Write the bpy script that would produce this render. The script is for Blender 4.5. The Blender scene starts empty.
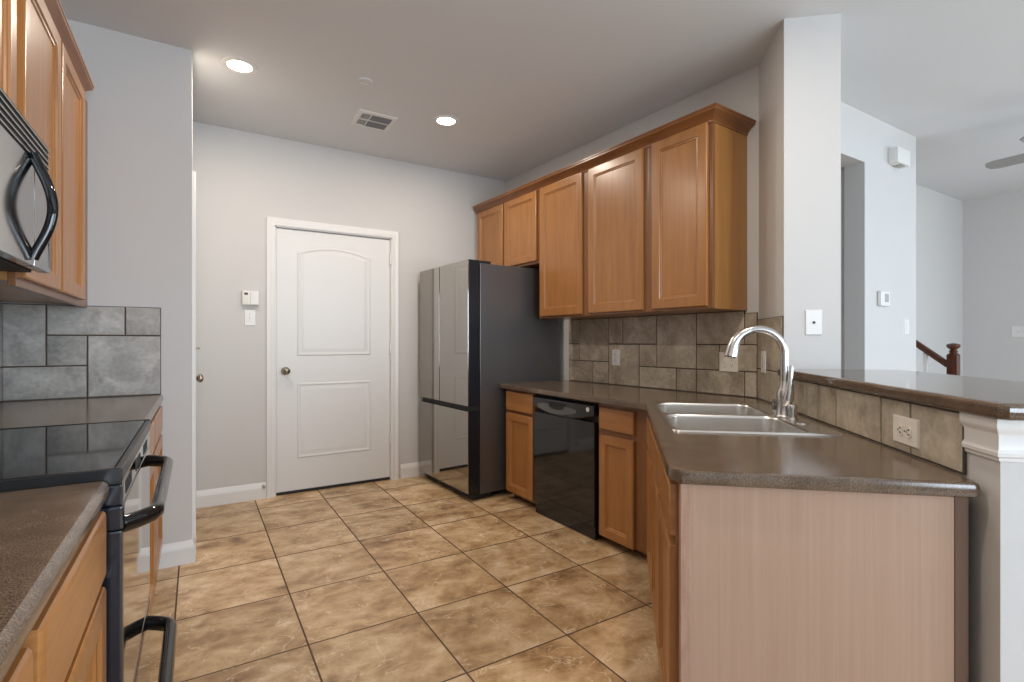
import bpy, bmesh, math, random
from mathutils import Vector, Matrix
random.seed(7)
C = bpy.context.scene.collection
sc = bpy.context.scene
PI = math.pi

# ------------------------------------------------------------------ camera, world, light, exposure
YAW = math.radians(31.65)
cam_d = bpy.data.cameras.new('camera'); cam = bpy.data.objects.new('camera', cam_d); C.objects.link(cam)
cam.location = (0, 0, 1.18); cam.rotation_euler = (PI/2, 0, -YAW)
cam_d.sensor_fit = 'HORIZONTAL'; cam_d.sensor_width = 36.0; cam_d.lens = 18.0
cam_d.shift_y = 0.7/1024; cam_d.clip_start = 0.02
sc.camera = cam
sc.view_settings.view_transform = 'Standard'; sc.view_settings.look = 'None'
sc.view_settings.gamma = 1.0; sc.view_settings.use_curve_mapping = False
sc.view_settings.exposure = 0.0
sc.cycles.use_denoising = True
sc.cycles.max_bounces = 10; sc.cycles.diffuse_bounces = 6; sc.cycles.glossy_bounces = 5

world = bpy.data.worlds.new('daylight_sky'); sc.world = world; world.use_nodes = True
wn = world.node_tree.nodes; wn['Background'].inputs[0].default_value = (0.62, 0.76, 1.0, 1); wn['Background'].inputs[1].default_value = 1.6

def area(name, loc, direction, sx, sy, power, col):
    l = bpy.data.lights.new(name, 'AREA'); l.shape = 'RECTANGLE'; l.size = sx; l.size_y = sy
    l.energy = power; l.color = col
    o = bpy.data.objects.new(name, l); C.objects.link(o); o.location = loc
    o.rotation_euler = Vector(direction).to_track_quat('-Z', 'Y').to_euler()
    return o
DAY = (0.74, 0.87, 1.0)
REAR_Y = -3.6; EAST_X = 7.25; CEIL = 2.74
# daylight entering by the windows of the living area behind and beside the camera
WINS = [(0.35, 1.55), (2.1, 3.5), (4.1, 5.5)]
for i, (x0, x1) in enumerate(WINS):
    area('window_daylight', ((x0+x1)/2, REAR_Y+0.03, 1.45), (0, 1, -0.05), x1-x0-.1, 1.6, [84, 88, 62][i], DAY)
area('window_daylight', (EAST_X-0.03, -1.4, 1.45), (-1, 0.1, -0.05), 1.7, 1.6, 66, DAY)

# ------------------------------------------------------------------ frames of reference
YB = 4.27; TH = math.radians(3.0)
O2 = Vector((2.56, YB)); U2 = Vector((math.sin(TH), -math.cos(TH))); N2 = Vector((-math.cos(TH), -math.sin(TH)))
UC = 2.55; r2 = 2**-.5
P2 = O2 + U2*UC; A2 = (U2+N2)*r2; B2 = (N2-U2)*r2
def WF(p): return Vector(p)
def RF(p): q = O2 + U2*p[0] + N2*p[1]; return Vector((q.x, q.y, p[2]))       # right wall: along, out, up
def PF(p): q = P2 + A2*p[0] + B2*p[1]; return Vector((q.x, q.y, p[2]))       # bar: along, out, up
def mk(base, o, d, k=1.0):                                                           # frame inside a frame
    d = Vector(d).normalized(); e = Vector((-d.y, d.x))
    if base is RF: pass
    def F(p):
        q = Vector(o) + d*p[0]*k + e*p[1]; return base((q.x, q.y, p[2]))
    return F
BF = mk(RF, (0.93, 0.63), (1.32, 0.038), 1.022)       # right base run: x along (u-0.93), y out from door plane
FF = mk(PF, (0.391, 0.65), (1.334, 0.042))     # sink run: x along, y out from worktop edge

# ------------------------------------------------------------------ mesh builder
class MB:
    def __init__(s, F=WF): s.bm = bmesh.new(); s.F = F
    def _add(s, b, F=None):
        F = F or s.F
        for v in b.verts: v.co = F(v.co)
        bmesh.ops.recalc_face_normals(b, faces=b.faces)
        m = bpy.data.meshes.new('t'); b.to_mesh(m); b.free()
        s.bm.from_mesh(m); bpy.data.meshes.remove(m)
        return s
    def box(s, x0, x1, y0, y1, z0, z1, bev=0.0, seg=2):
        b = bmesh.new()
        bmesh.ops.create_cube(b, size=1)
        for v in b.verts:
            v.co = Vector(((x0+x1)/2+v.co.x*(x1-x0), (y0+y1)/2+v.co.y*(y1-y0), (z0+z1)/2+v.co.z*(z1-z0)))
        if bev > 0: bmesh.ops.bevel(b, geom=b.edges[:], offset=bev, segments=seg, profile=.5, affect='EDGES', clamp_overlap=True)
        return s._add(b)
    def prism(s, poly, h0, h1, axes='xyz', bev=0.0, seg=2, topbev=None):
        b = bmesh.new(); n = len(poly)
        def mp(p, h):
            d = dict(zip(axes, (p[0], p[1], h))); return (d['x'], d['y'], d['z'])
        lo = [b.verts.new(mp(p, h0)) for p in poly]; hi = [b.verts.new(mp(p, h1)) for p in poly]
        b.faces.new(lo[::-1]); ft = b.faces.new(hi)
        for i in range(n): b.faces.new((lo[i], lo[(i+1) % n], hi[(i+1) % n], hi[i]))
        if bev > 0: bmesh.ops.bevel(b, geom=b.edges[:], offset=bev, segments=seg, profile=.5, affect='EDGES', clamp_overlap=True)
        if topbev: bmesh.ops.bevel(b, geom=[e for e in ft.edges], offset=topbev, segments=4, profile=.5, affect='EDGES', clamp_overlap=True)
        return s._add(b)
    def loops(s, rings, cap0=False, cap1=True, closed=True):
        b = bmesh.new(); R = [[b.verts.new(p) for p in r] for r in rings]; n = len(rings[0])
        for i in range(len(R)-1):
            for j in range(n if closed else n-1):
                k = (j+1) % n
                b.faces.new((R[i][j], R[i][k], R[i+1][k], R[i+1][j]))
        if cap0: b.faces.new(R[0][::-1])
        if cap1: b.faces.new(R[-1])
        return s._add(b)
    def lathe(s, prof, loc, axis=(0, 0, 1), n=24, cap=True):
        ax = Vector(axis).normalized(); q = ax.to_track_quat('Z', 'Y')
        rings = []
        for r, h in prof:
            rings.append([Vector(loc) + q @ Vector((max(r, 1e-4)*math.cos(2*PI*k/n), max(r, 1e-4)*math.sin(2*PI*k/n), h)) for k in range(n)])
        return s.loops(rings, cap, cap)
    def tube(s, pts, rad, n=12, cap=True, flat=1.0):
        pts = [Vector(p) for p in pts]; rings = []; up = None
        for i, p in enumerate(pts):
            t = (pts[min(i+1, len(pts)-1)] - pts[max(i-1, 0)]).normalized()
            if up is None: up = Vector((0, 0, 1)) if abs(t.z) < .9 else Vector((0, 1, 0))
            sd = t.cross(up).normalized(); up = sd.cross(t).normalized()
            r = rad[i] if isinstance(rad, (list, tuple)) else rad
            rings.append([p + sd*math.cos(2*PI*k/n)*r + up*math.sin(2*PI*k/n)*r*flat for k in range(n)])
        return s.loops(rings, cap, cap)
    def sweep(s, path, prof, mapf=lambda x, y, h: (x, y, h), closed=False):
        n = len(path); path = [Vector(p) for p in path]; L = []
        for i in range(n):
            ds = []
            if closed or i > 0: ds.append((path[i]-path[i-1]).normalized())
            if closed or i < n-1: ds.append((path[(i+1) % n]-path[i]).normalized())
            ns = [Vector((-d.y, d.x)) for d in ds]; m = sum(ns, Vector((0, 0)))
            m = m.normalized(); m = m / max(.2, m.dot(ns[0]))
            L.append([mapf(path[i].x+m.x*o, path[i].y+m.y*o, h) for o, h in prof])
        b = bmesh.new(); R = [[b.verts.new(p) for p in r] for r in L]; k = len(prof)
        for i in range(n if closed else n-1):
            for j in range(k): b.faces.new((R[i][j], R[i][(j+1) % k], R[(i+1) % n][(j+1) % k], R[(i+1) % n][j]))
        if not closed: b.faces.new(R[0]); b.faces.new(R[-1][::-1])
        return s._add(b)
    def build(s, name, mat, parent=None, loc=None, sharp=32):
        if loc is None:
            loc = Vector((0, 0, 0))
            if parent is not None:
                loc = world_loc(parent)
        for v in s.bm.verts: v.co -= loc
        me = bpy.data.meshes.new(name); s.bm.to_mesh(me); s.bm.free()
        for p in me.polygons: p.use_smooth = True
        me.set_sharp_from_angle(angle=math.radians(sharp))
        me.materials.append(mat)
        o = bpy.data.objects.new(name, me); C.objects.link(o)
        w = o.modifiers.new('face_weighted_normals', 'WEIGHTED_NORMAL'); w.keep_sharp = True; w.weight = 100; w.mode = 'FACE_AREA'
        if parent is not None: o.parent = parent
        else: o.location = loc
        return o
def world_loc(o):
    v = Vector((0, 0, 0))
    while o is not None: v += o.location; o = o.parent
    return v
def tag(o, label, cat, group=None):
    o['label'] = label; o['category'] = cat
    if group: o['group'] = group
    return o
def thing(name, label, cat, loc, group=None):
    o = bpy.data.objects.new(name, None); C.objects.link(o); o.location = loc; o.empty_display_size = .1
    return tag(o, label, cat, group)
def struct(o, label=None):
    o['kind'] = 'structure'
    if label: o['label'] = label
    return o
def inset(poly, d):
    out = []; n = len(poly)
    for i in range(n):
        a, b, c = Vector(poly[i-1]), Vector(poly[i]), Vector(poly[(i+1) % n])
        d1 = (b-a).normalized(); d2 = (c-b).normalized(); n1 = Vector((-d1.y, d1.x)); n2 = Vector((-d2.y, d2.x))
        m = (n1+n2).normalized(); m = m/max(.3, m.dot(n1)); out.append(b+m*d)
    return out
def rectp(x0, x1, y0, y1): return [(x0, y0), (x1, y0), (x1, y1), (x0, y1)]

# ------------------------------------------------------------------ materials
def newmat(name):
    m = bpy.data.materials.new(name); m.use_nodes = True
    return m, m.node_tree.nodes, m.node_tree.links, m.node_tree.nodes['Principled BSDF']
def plain(name, col, rough=.5, metal=0.0, spec=None, bump=0.0, bscale=200, var=0.0, coat=0.0, aniso=None):
    m, N, L, B = newmat(name)
    B.inputs['Base Color'].default_value = (*col, 1); B.inputs['Roughness'].default_value = rough; B.inputs['Metallic'].default_value = metal
    if spec is not None: B.inputs['Specular IOR Level'].default_value = spec
    if coat: B.inputs['Coat Weight'].default_value = coat; B.inputs['Coat Roughness'].default_value = .1
    tc = N.new('ShaderNodeTexCoord')
    nz = N.new('ShaderNodeTexNoise'); nz.inputs['Scale'].default_value = bscale; nz.inputs['Detail'].default_value = 3
    src = tc.outputs['Object']
    if aniso:
        mp = N.new('ShaderNodeMapping'); mp.inputs['Scale'].default_value = aniso; L.new(src, mp.inputs[0]); src = mp.outputs[0]
    L.new(src, nz.inputs['Vector'])
    if bump:
        bp = N.new('ShaderNodeBump'); bp.inputs['Strength'].default_value = bump; bp.inputs['Distance'].default_value = .002
        L.new(nz.outputs['Fac'], bp.inputs['Height']); L.new(bp.outputs[0], B.inputs['Normal'])
    if var:
        mx = N.new('ShaderNodeMix'); mx.data_type = 'RGBA'
        mx.inputs['A'].default_value = (*[x*(1-var) for x in col], 1); mx.inputs['B'].default_value = (*[min(1, x*(1+var)) for x in col], 1)
        L.new(nz.outputs['Fac'], mx.inputs['Factor']); L.new(mx.outputs['Result'], B.inputs['Base Color'])
    return m
def ramp(N, L, src, stops):
    r = N.new('ShaderNodeValToRGB'); e = r.color_ramp.elements
    while len(e) < len(stops): e.new(.5)
    for i, (p, c) in enumerate(stops): e[i].position = p; e[i].color = (*c, 1)
    L.new(src, r.inputs[0]); return r.outputs[0]
def wood(name, c0, c1, c2, scale=(14, 14, 1.1), rough=.33, coat=.25, contrast=(.3, .55, .75)):
    m, N, L, B = newmat(name)
    tc = N.new('ShaderNodeTexCoord'); oi = N.new('ShaderNodeObjectInfo')
    ad = N.new('ShaderNodeVectorMath'); ad.operation = 'MULTIPLY_ADD'; ad.inputs[1].default_value = (1, 1, 1)
    sc_ = N.new('ShaderNodeVectorMath'); sc_.operation = 'SCALE'; sc_.inputs[0].default_value = (13, 7, 5); L.new(oi.outputs['Random'], sc_.inputs['Scale'])
    L.new(tc.outputs['Object'], ad.inputs[0]); L.new(sc_.outputs[0], ad.inputs[2])
    mp = N.new('ShaderNodeMapping'); mp.inputs['Scale'].default_value = scale; L.new(ad.outputs[0], mp.inputs[0])
    n1 = N.new('ShaderNodeTexNoise'); n1.inputs['Scale'].default_value = 1.6; n1.inputs['Detail'].default_value = 6; n1.inputs['Distortion'].default_value = .6; L.new(mp.outputs[0], n1.inputs['Vector'])
    mp2 = N.new('ShaderNodeMapping'); mp2.inputs['Scale'].default_value = [s*9 if s > 5 else s*2.2 for s in scale]; L.new(ad.outputs[0], mp2.inputs[0])
    n2 = N.new('ShaderNodeTexNoise'); n2.inputs['Scale'].default_value = 1.5; n2.inputs['Detail'].default_value = 4; L.new(mp2.outputs[0], n2.inputs['Vector'])
    n3 = N.new('ShaderNodeTexNoise'); n3.inputs['Scale'].default_value = 3.0; n3.inputs['Detail'].default_value = 2; L.new(ad.outputs[0], n3.inputs['Vector'])
    a = N.new('ShaderNodeMath'); a.operation = 'MULTIPLY_ADD'; a.inputs[1].default_value = .35; L.new(n2.outputs['Fac'], a.inputs[0])
    b = N.new('ShaderNodeMath'); b.operation = 'MULTIPLY'; b.inputs[1].default_value = .45; L.new(n1.outputs['Fac'], b.inputs[0]); L.new(b.outputs[0], a.inputs[2])
    d = N.new('ShaderNodeMath'); d.operation = 'MULTIPLY_ADD'; d.inputs[1].default_value = .2; L.new(n3.outputs['Fac'], d.inputs[0]); L.new(a.outputs[0], d.inputs[2])
    L.new(ramp(N, L, d.outputs[0], [(contrast[0], c0), (contrast[1], c1), (contrast[2], c2)]), B.inputs['Base Color'])
    B.inputs['Roughness'].default_value = rough; B.inputs['Coat Weight'].default_value = coat; B.inputs['Coat Roughness'].default_value = .22
    bp = N.new('ShaderNodeBump'); bp.inputs['Strength'].default_value = .06; bp.inputs['Distance'].default_value = .001; L.new(n2.outputs['Fac'], bp.inputs['Height']); L.new(bp.outputs[0], B.inputs['Normal'])
    return m
def stone(name, c0, c1, c2, scale=7.0, rough=.45):
    m, N, L, B = newmat(name)
    tc = N.new('ShaderNodeTexCoord'); g = N.new('ShaderNodeNewGeometry')
    sc_ = N.new('ShaderNodeVectorMath'); sc_.operation = 'SCALE'; sc_.inputs[0].default_value = (17, 9, 11); L.new(g.outputs['Random Per Island'], sc_.inputs['Scale'])
    ad = N.new('ShaderNodeVectorMath'); ad.operation = 'ADD'; L.new(tc.outputs['Object'], ad.inputs[0]); L.new(sc_.outputs[0], ad.inputs[1])
    n1 = N.new('ShaderNodeTexNoise'); n1.inputs['Scale'].default_value = scale; n1.inputs['Detail'].default_value = 7; n1.inputs['Roughness'].default_value = .62; n1.inputs['Distortion'].default_value = .8; L.new(ad.outputs[0], n1.inputs['Vector'])
    n2 = N.new('ShaderNodeTexNoise'); n2.inputs['Scale'].default_value = scale*9; n2.inputs['Detail'].default_value = 4; L.new(ad.outputs[0], n2.inputs['Vector'])
    a = N.new('ShaderNodeMath'); a.operation = 'MULTIPLY_ADD'; a.inputs[1].default_value = .22; L.new(n2.outputs['Fac'], a.inputs[0])
    b = N.new('ShaderNodeMath'); b.operation = 'MULTIPLY_ADD'; b.inputs[1].default_value = .14; L.new(g.outputs['Random Per Island'], b.inputs[0])
    c = N.new('ShaderNodeMath'); c.operation = 'MULTIPLY'; c.inputs[1].default_value = .7; L.new(n1.outputs['Fac'], c.inputs[0])
    L.new(c.outputs[0], b.inputs[2]); L.new(b.outputs[0], a.inputs[2])
    L.new(ramp(N, L, a.outputs[0], [(.36, c0), (.53, c1), (.7, c2)]), B.inputs['Base Color'])
    B.inputs['Roughness'].default_value = rough
    bp = N.new('ShaderNodeBump'); bp.inputs['Strength'].default_value = .25; bp.inputs['Distance'].default_value = .003; L.new(n1.outputs['Fac'], bp.inputs['Height']); L.new(bp.outputs[0], B.inputs['Normal'])
    return m
def speckle(name, base, dark, light, rough=.22):
    m, N, L, B = newmat(name)
    tc = N.new('ShaderNodeTexCoord')
    n1 = N.new('ShaderNodeTexNoise'); n1.inputs['Scale'].default_value = 420; n1.inputs['Detail'].default_value = 2; L.new(tc.outputs['Object'], n1.inputs['Vector'])
    n2 = N.new('ShaderNodeTexNoise'); n2.inputs['Scale'].default_value = 18; n2.inputs['Detail'].default_value = 4; L.new(tc.outputs['Object'], n2.inputs['Vector'])
    a = N.new('ShaderNodeMath'); a.operation = 'MULTIPLY_ADD'; a.inputs[1].default_value = .25; L.new(n2.outputs['Fac'], a.inputs[0])
    c = N.new('ShaderNodeMath'); c.operation = 'MULTIPLY'; c.inputs[1].default_value = .75; L.new(n1.outputs['Fac'], c.inputs[0]); L.new(c.outputs[0], a.inputs[2])
    L.new(ramp(N, L, a.outputs[0], [(.36, dark), (.5, base), (.66, light)]), B.inputs['Base Color'])
    B.inputs['Roughness'].default_value = rough; B.inputs['Specular IOR Level'].default_value = .6
    return m
TX, TY, SX, SY = 0.371, 2.112, 0.4487, 0.4745
def floor_mat():
    m, N, L, B = newmat('tan_floor_tile')
    tc = N.new('ShaderNodeTexCoord')
    sub = N.new('ShaderNodeVectorMath'); sub.operation = 'SUBTRACT'; sub.inputs[1].default_value = (TX, TY, 0); L.new(tc.outputs['Object'], sub.inputs[0])
    div = N.new('ShaderNodeVectorMath'); div.operation = 'DIVIDE'; div.inputs[1].default_value = (SX, SY, 1); L.new(sub.outputs[0], div.inputs[0])
    fl = N.new('ShaderNodeVectorMath'); fl.operation = 'FLOOR'; L.new(div.outputs[0], fl.inputs[0])
    fr = N.new('ShaderNodeVectorMath'); fr.operation = 'FRACTION'; L.new(div.outputs[0], fr.inputs[0])
    sp = N.new('ShaderNodeSeparateXYZ'); L.new(fr.outputs[0], sp.inputs[0])
    def edge(o):
        a = N.new('ShaderNodeMath'); a.operation = 'SUBTRACT'; a.inputs[1].default_value = .5; L.new(o, a.inputs[0])
        b = N.new('ShaderNodeMath'); b.operation = 'ABSOLUTE'; L.new(a.outputs[0], b.inputs[0]); return b.outputs[0]
    mxx = N.new('ShaderNodeMath'); mxx.operation = 'MAXIMUM'; L.new(edge(sp.outputs[0]), mxx.inputs[0]); L.new(edge(sp.outputs[1]), mxx.inputs[1])
    gr = N.new('ShaderNodeMapRange'); gr.inputs['From Min'].default_value = .4905; gr.inputs['From Max'].default_value = .494; L.new(mxx.outputs[0], gr.inputs['Value'])
    wnz = N.new('ShaderNodeTexWhiteNoise'); L.new(fl.outputs[0], wnz.inputs['Vector'])
    sc_ = N.new('ShaderNodeVectorMath'); sc_.operation = 'SCALE'; sc_.inputs['Scale'].default_value = 20; L.new(wnz.outputs['Color'], sc_.inputs[0])
    ad = N.new('ShaderNodeVectorMath'); ad.operation = 'ADD'; L.new(tc.outputs['Object'], ad.inputs[0]); L.new(sc_.outputs[0], ad.inputs[1])
    st = N.new('ShaderNodeMapping'); st.inputs['Scale'].default_value = (1.0, 1.35, 1); st.inputs['Rotation'].default_value = (0, 0, .35); L.new(ad.outputs[0], st.inputs[0])
    n1 = N.new('ShaderNodeTexNoise'); n1.inputs['Scale'].default_value = 5.0; n1.inputs['Detail'].default_value = 8; n1.inputs['Roughness'].default_value = .66; n1.inputs['Distortion'].default_value = .25; L.new(st.outputs[0], n1.inputs['Vector'])
    col = ramp(N, L, n1.outputs['Fac'], [(.31, (.19, .102, .042)), (.43, (.385, .24, .118)), (.54, (.54, .37, .205)), (.68, (.70, .535, .35))])
    # pale thread-like veins
    n2 = N.new('ShaderNodeTexNoise'); n2.inputs['Scale'].default_value = 6.5; n2.inputs['Detail'].default_value = 3; n2.inputs['Distortion'].default_value = 1.1; L.new(st.outputs[0], n2.inputs['Vector'])
    v1 = N.new('ShaderNodeMath'); v1.operation = 'SUBTRACT'; v1.inputs[1].default_value = .5; L.new(n2.outputs['Fac'], v1.inputs[0])
    v2 = N.new('ShaderNodeMath'); v2.operation = 'ABSOLUTE'; L.new(v1.outputs[0], v2.inputs[0])
    v3 = N.new('ShaderNodeMapRange'); v3.inputs['From Min'].default_value = 0.0; v3.inputs['From Max'].default_value = .014; v3.inputs['To Min'].default_value = 1; v3.inputs['To Max'].default_value = 0; L.new(v2.outputs[0], v3.inputs['Value'])
    n3 = N.new('ShaderNodeTexNoise'); n3.inputs['Scale'].default_value = 7; n3.inputs['Detail'].default_value = 2; L.new(ad.outputs[0], n3.inputs['Vector'])
    v4 = N.new('ShaderNodeMapRange'); v4.inputs['From Min'].default_value = .43; v4.inputs['From Max'].default_value = .55; L.new(n3.outputs['Fac'], v4.inputs['Value'])
    vm = N.new('ShaderNodeMath'); vm.operation = 'MULTIPLY'; L.new(v3.outputs[0], vm.inputs[0]); L.new(v4.outputs[0], vm.inputs[1])
    vm2 = N.new('ShaderNodeMath'); vm2.operation = 'MULTIPLY'; vm2.inputs[1].default_value = .7; L.new(vm.outputs[0], vm2.inputs[0])
    m1 = N.new('ShaderNodeMix'); m1.data_type = 'RGBA'; L.new(vm2.outputs[0], m1.inputs['Factor']); L.new(col, m1.inputs['A']); m1.inputs['B'].default_value = (.80, .68, .50, 1)
    hs = N.new('ShaderNodeHueSaturation'); vr = N.new('ShaderNodeMapRange'); vr.inputs['To Min'].default_value = .86; vr.inputs['To Max'].default_value = 1.12; L.new(wnz.outputs['Value'], vr.inputs['Value']); L.new(vr.outputs[0], hs.inputs['Value']); L.new(m1.outputs['Result'], hs.inputs['Color'])
    m2 = N.new('ShaderNodeMix'); m2.data_type = 'RGBA'; L.new(gr.outputs[0], m2.inputs['Factor']); L.new(hs.outputs[0], m2.inputs['A']); m2.inputs['B'].default_value = (.085, .05, .028, 1)
    L.new(m2.outputs['Result'], B.inputs['Base Color'])
    rr = N.new('ShaderNodeMapRange'); rr.inputs['To Min'].default_value = .34; rr.inputs['To Max'].default_value = .8; L.new(gr.outputs[0], rr.inputs['Value']); L.new(rr.outputs[0], B.inputs['Roughness'])
    hgt = N.new('ShaderNodeMath'); hgt.operation = 'MULTIPLY_ADD'; hgt.inputs[1].default_value = -1.0; L.new(gr.outputs[0], hgt.inputs[0])
    hs2 = N.new('ShaderNodeMath'); hs2.operation = 'MULTIPLY'; hs2.inputs[1].default_value = .5; L.new(n1.outputs['Fac'], hs2.inputs[0]); L.new(hs2.outputs[0], hgt.inputs[2])
    bp = N.new('ShaderNodeBump'); bp.inputs['Strength'].default_value = .35; bp.inputs['Distance'].default_value = .004; L.new(hgt.outputs[0], bp.inputs['Height']); L.new(bp.outputs[0], B.inputs['Normal'])
    return m
def emit(name, col, st):
    m, N, L, B = newmat(name); B.inputs['Base Color'].default_value = (*col, 1); B.inputs['Emission Color'].default_value = (*col, 1); B.inputs['Emission Strength'].default_value = st
    return m

M = {}
M['wall'] = plain('greige_wall_paint', (.565, .555, .54), .75, bump=.10, bscale=160)
M['ceiling'] = plain('ceiling_paint', (.67, .69, .71), .85, bump=.25, bscale=110)
M['white'] = plain('white_trim_paint', (.72, .715, .70), .38)
M['doorwhite'] = plain('white_door_paint', (.68, .68, .67), .42)
M['floor'] = floor_mat()
M['maple'] = wood('honey_maple_wood', (.27, .108, .029), (.37, .162, .046), (.46, .222, .072))
M['frame'] = wood('shade_darkened_face_frame', (.15, .055, .015), (.215, .086, .024), (.28, .122, .037))  # maple darkened to paint in the shade of the gaps between doors
M['maple_h'] = wood('honey_maple_cross_grain', (.29, .118, .034), (.40, .178, .054), (.50, .245, .085), scale=(2.2, 2.2, 22))
M['maple_side'] = wood('maple_side_veneer', (.30, .13, .034), (.39, .18, .048), (.46, .225, .068), scale=(9, 9, .8))
M['crown'] = wood('darker_maple_moulding', (.16, .058, .017), (.23, .088, .026), (.31, .13, .042), scale=(2, 2, 22))
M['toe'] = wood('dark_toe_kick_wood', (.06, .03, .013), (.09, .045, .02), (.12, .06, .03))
M['panel'] = wood('pale_rose_oak_laminate', (.36, .228, .155), (.41, .270, .190), (.46, .315, .232), scale=(22, 22, .6), rough=.45, coat=.05)
M['strip'] = wood('rosy_edge_strip', (.30, .17, .115), (.40, .245, .175), (.5, .33, .25), scale=(40, 40, 9), rough=.6, coat=0)
M['darkwood'] = wood('dark_filler_wood', (.07, .03, .014), (.11, .05, .022), (.15, .07, .03))
M['newel'] = wood('mahogany_stained_wood', (.045, .012, .006), (.085, .023, .010), (.13, .04, .02), rough=.25)
M['counter'] = speckle('brown_speckled_laminate', (.120, .083, .058), (.062, .041, .028), (.215, .155, .108), .17)
M['tile'] = stone('taupe_stone_tile', (.23, .185, .132), (.39, .33, .25), (.58, .51, .41), 6.0)
M['tile_grey'] = stone('grey_stone_tile', (.21, .20, .18), (.36, .345, .315), (.54, .52, .49), 6.5)
M['grout'] = plain('dark_grout', (.075, .052, .038), .9, bump=.2, bscale=300)
M['steel'] = plain('brushed_stainless', (.62, .60, .57), .22, 1.0, bump=.02, bscale=40, aniso=(1, 1, 30))
M['bar'] = speckle('polished_brown_bar_laminate', (.120, .083, .058), (.070, .047, .033), (.20, .145, .10), .07)
M['sinksteel'] = plain('satin_sink_steel', (.74, .72, .69), .27, 1.0)
M['fridge_front'] = plain('glossy_bronze_glass', (.40, .375, .345), .05, 1.0)
M['fridge_side'] = plain('charcoal_painted_steel', (.15, .148, .148), .34, .6, bump=.03, bscale=500)
M['black'] = plain('gloss_black', (.006, .006, .007), .06, spec=.6)
M['black_edge'] = plain('black_door_edge', (.012, .015, .022), .25)
M['black_enamel'] = plain('blue_black_enamel', (.008, .011, .018), .16, spec=.6)
M['glass_top'] = plain('black_ceramic_glass', (.007, .007, .008), .05, spec=.55)
M['black_trim'] = plain('black_cooktop_trim', (.004, .004, .005), .3)
M['mirror_black'] = plain('mirror_black_oven_glass', (.36, .35, .34), .04, 1.0)
M['matte_black'] = plain('matte_black', (.012, .012, .012), .6)
M['chrome'] = plain('brushed_nickel', (.60, .59, .575), .26, 1.0)
M['dark_chrome'] = plain('dark_chrome', (.30, .29, .28), .12, 1.0)
M['plate'] = plain('white_plastic', (.70, .69, .67), .35)
M['almond'] = plain('almond_plastic', (.74, .69, .61), .35)
M['slot'] = plain('outlet_slot', (.05, .045, .04), .6)
M['mwsteel'] = plain('microwave_steel', (.40, .40, .40), .10, 1.0)
M['lamp'] = emit('warm_lamp_lens', (1.0, .93, .80), 14)
M['grille_grey'] = plain('grey_duct_metal', (.22, .23, .25), .5)
M['charcoal'] = plain('charcoal_plastic', (.10, .10, .10), .25)
M['grey'] = plain('grey_plastic', (.33, .32, .30), .4)
M['fan'] = plain('grey_fan_blade', (.30, .31, .31), .5)
M['bronze'] = plain('antique_bronze', (.30, .26, .21), .25, 1.0)

# ------------------------------------------------------------------ structure
def sbox(name, mat, boxes, F=WF, bev=0):
    m = MB(F)
    for b in boxes: m.box(*b, bev)
    return struct(m.build(name, mat))
LX = -.765; SY_ = 3.235; SXW = -.02
sbox('floor', M['floor'], [(-1.0, 7.5, -3.8, 4.7, -.06, 0)])
sbox('ceiling', M['ceiling'], [(-1.0, 7.5, -3.8, 4.7, CEIL, CEIL+.08)])
# back wall with the door opening; unseen panel added behind it blocks stray light
D0, D1, DZ = .505, 1.425, 2.068
sbox('wall_back', M['wall'], [(-.9, D0, YB, YB+.12, 0, CEIL), (D1, 4.2, YB, YB+.12, 0, CEIL), (D0, D1, YB, YB+.12, DZ, CEIL), (D0-.1, D1+.1, YB+.25, YB+.3, 0, 2.2)])
sbox('wall_left', M['wall'], [(LX-.12, LX, -3.7, SY_, 0, CEIL)])
# short wall beside the range, turning into the passage wall with a second door
E0, E1 = 3.39, 4.17
sbox('wall_passage', M['wall'], [(LX-.12, SXW, SY_, SY_+.10, 0, CEIL), (SXW-.12, SXW, SY_+.10, E0, 0, CEIL), (SXW-.12, SXW, E1, YB, 0, CEIL), (SXW-.12, SXW, E0, E1, DZ, CEIL), (SXW-.34, SXW-.30, SY_+.1, YB, 0, CEIL)])
m = MB()
poly = [RF((-.13, 0, 0)), RF((UC, 0, 0)), PF((.413, 0, 0)), PF((.413, -.25, 0)), PF((-.104, -.25, 0)), RF((-.13, -.25, 0))]
m.prism([(p.x, p.y) for p in poly], 0, CEIL)
struct(m.build('wall_right', M['wall']))
m = MB(PF); m.box(.413, 1.79, -.25, -.001, 0, 1.0); struct(m.build('wall_bar', M['wall']))
# living area beyond the bar
LA = 1.71
sbox('wall_living', M['wall'], [(2.9, 3.02, LA, LA+.13, 0, CEIL), (3.88, 4.68, LA, LA+.13, 0, CEIL), (3.02, 3.88, LA, LA+.13, 2.405, CEIL)])
sbox('wall_hall', M['wall'], [(3.89, 4.01, LA+.13, YB, 0, CEIL)])
sbox('wall_stair', M['wall'], [(4.01, 7.4, 2.215, 2.335, 0, CEIL)])
sbox('wall_east', M['wall'], [(EAST_X, EAST_X+.12, -.5, 2.3, 0, CEIL), (EAST_X, EAST_X+.12, -3.7, -2.3, 0, CEIL), (EAST_X, EAST_X+.12, -2.3, -.5, 0, .6), (EAST_X, EAST_X+.12, -2.3, -.5, 2.3, CEIL)])
xs = [-.9] + [v for w in WINS for v in w] + [7.4]
bx = [(xs[i], xs[i+1], REAR_Y-.12, REAR_Y, 0, CEIL) for i in range(0, len(xs), 2)]
for w in WINS: bx += [(w[0], w[1], REAR_Y-.12, REAR_Y, 0, .6), (w[0], w[1], REAR_Y-.12, REAR_Y, 2.3, CEIL)]
sbox('wall_rear', M['wall'], bx)
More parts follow.
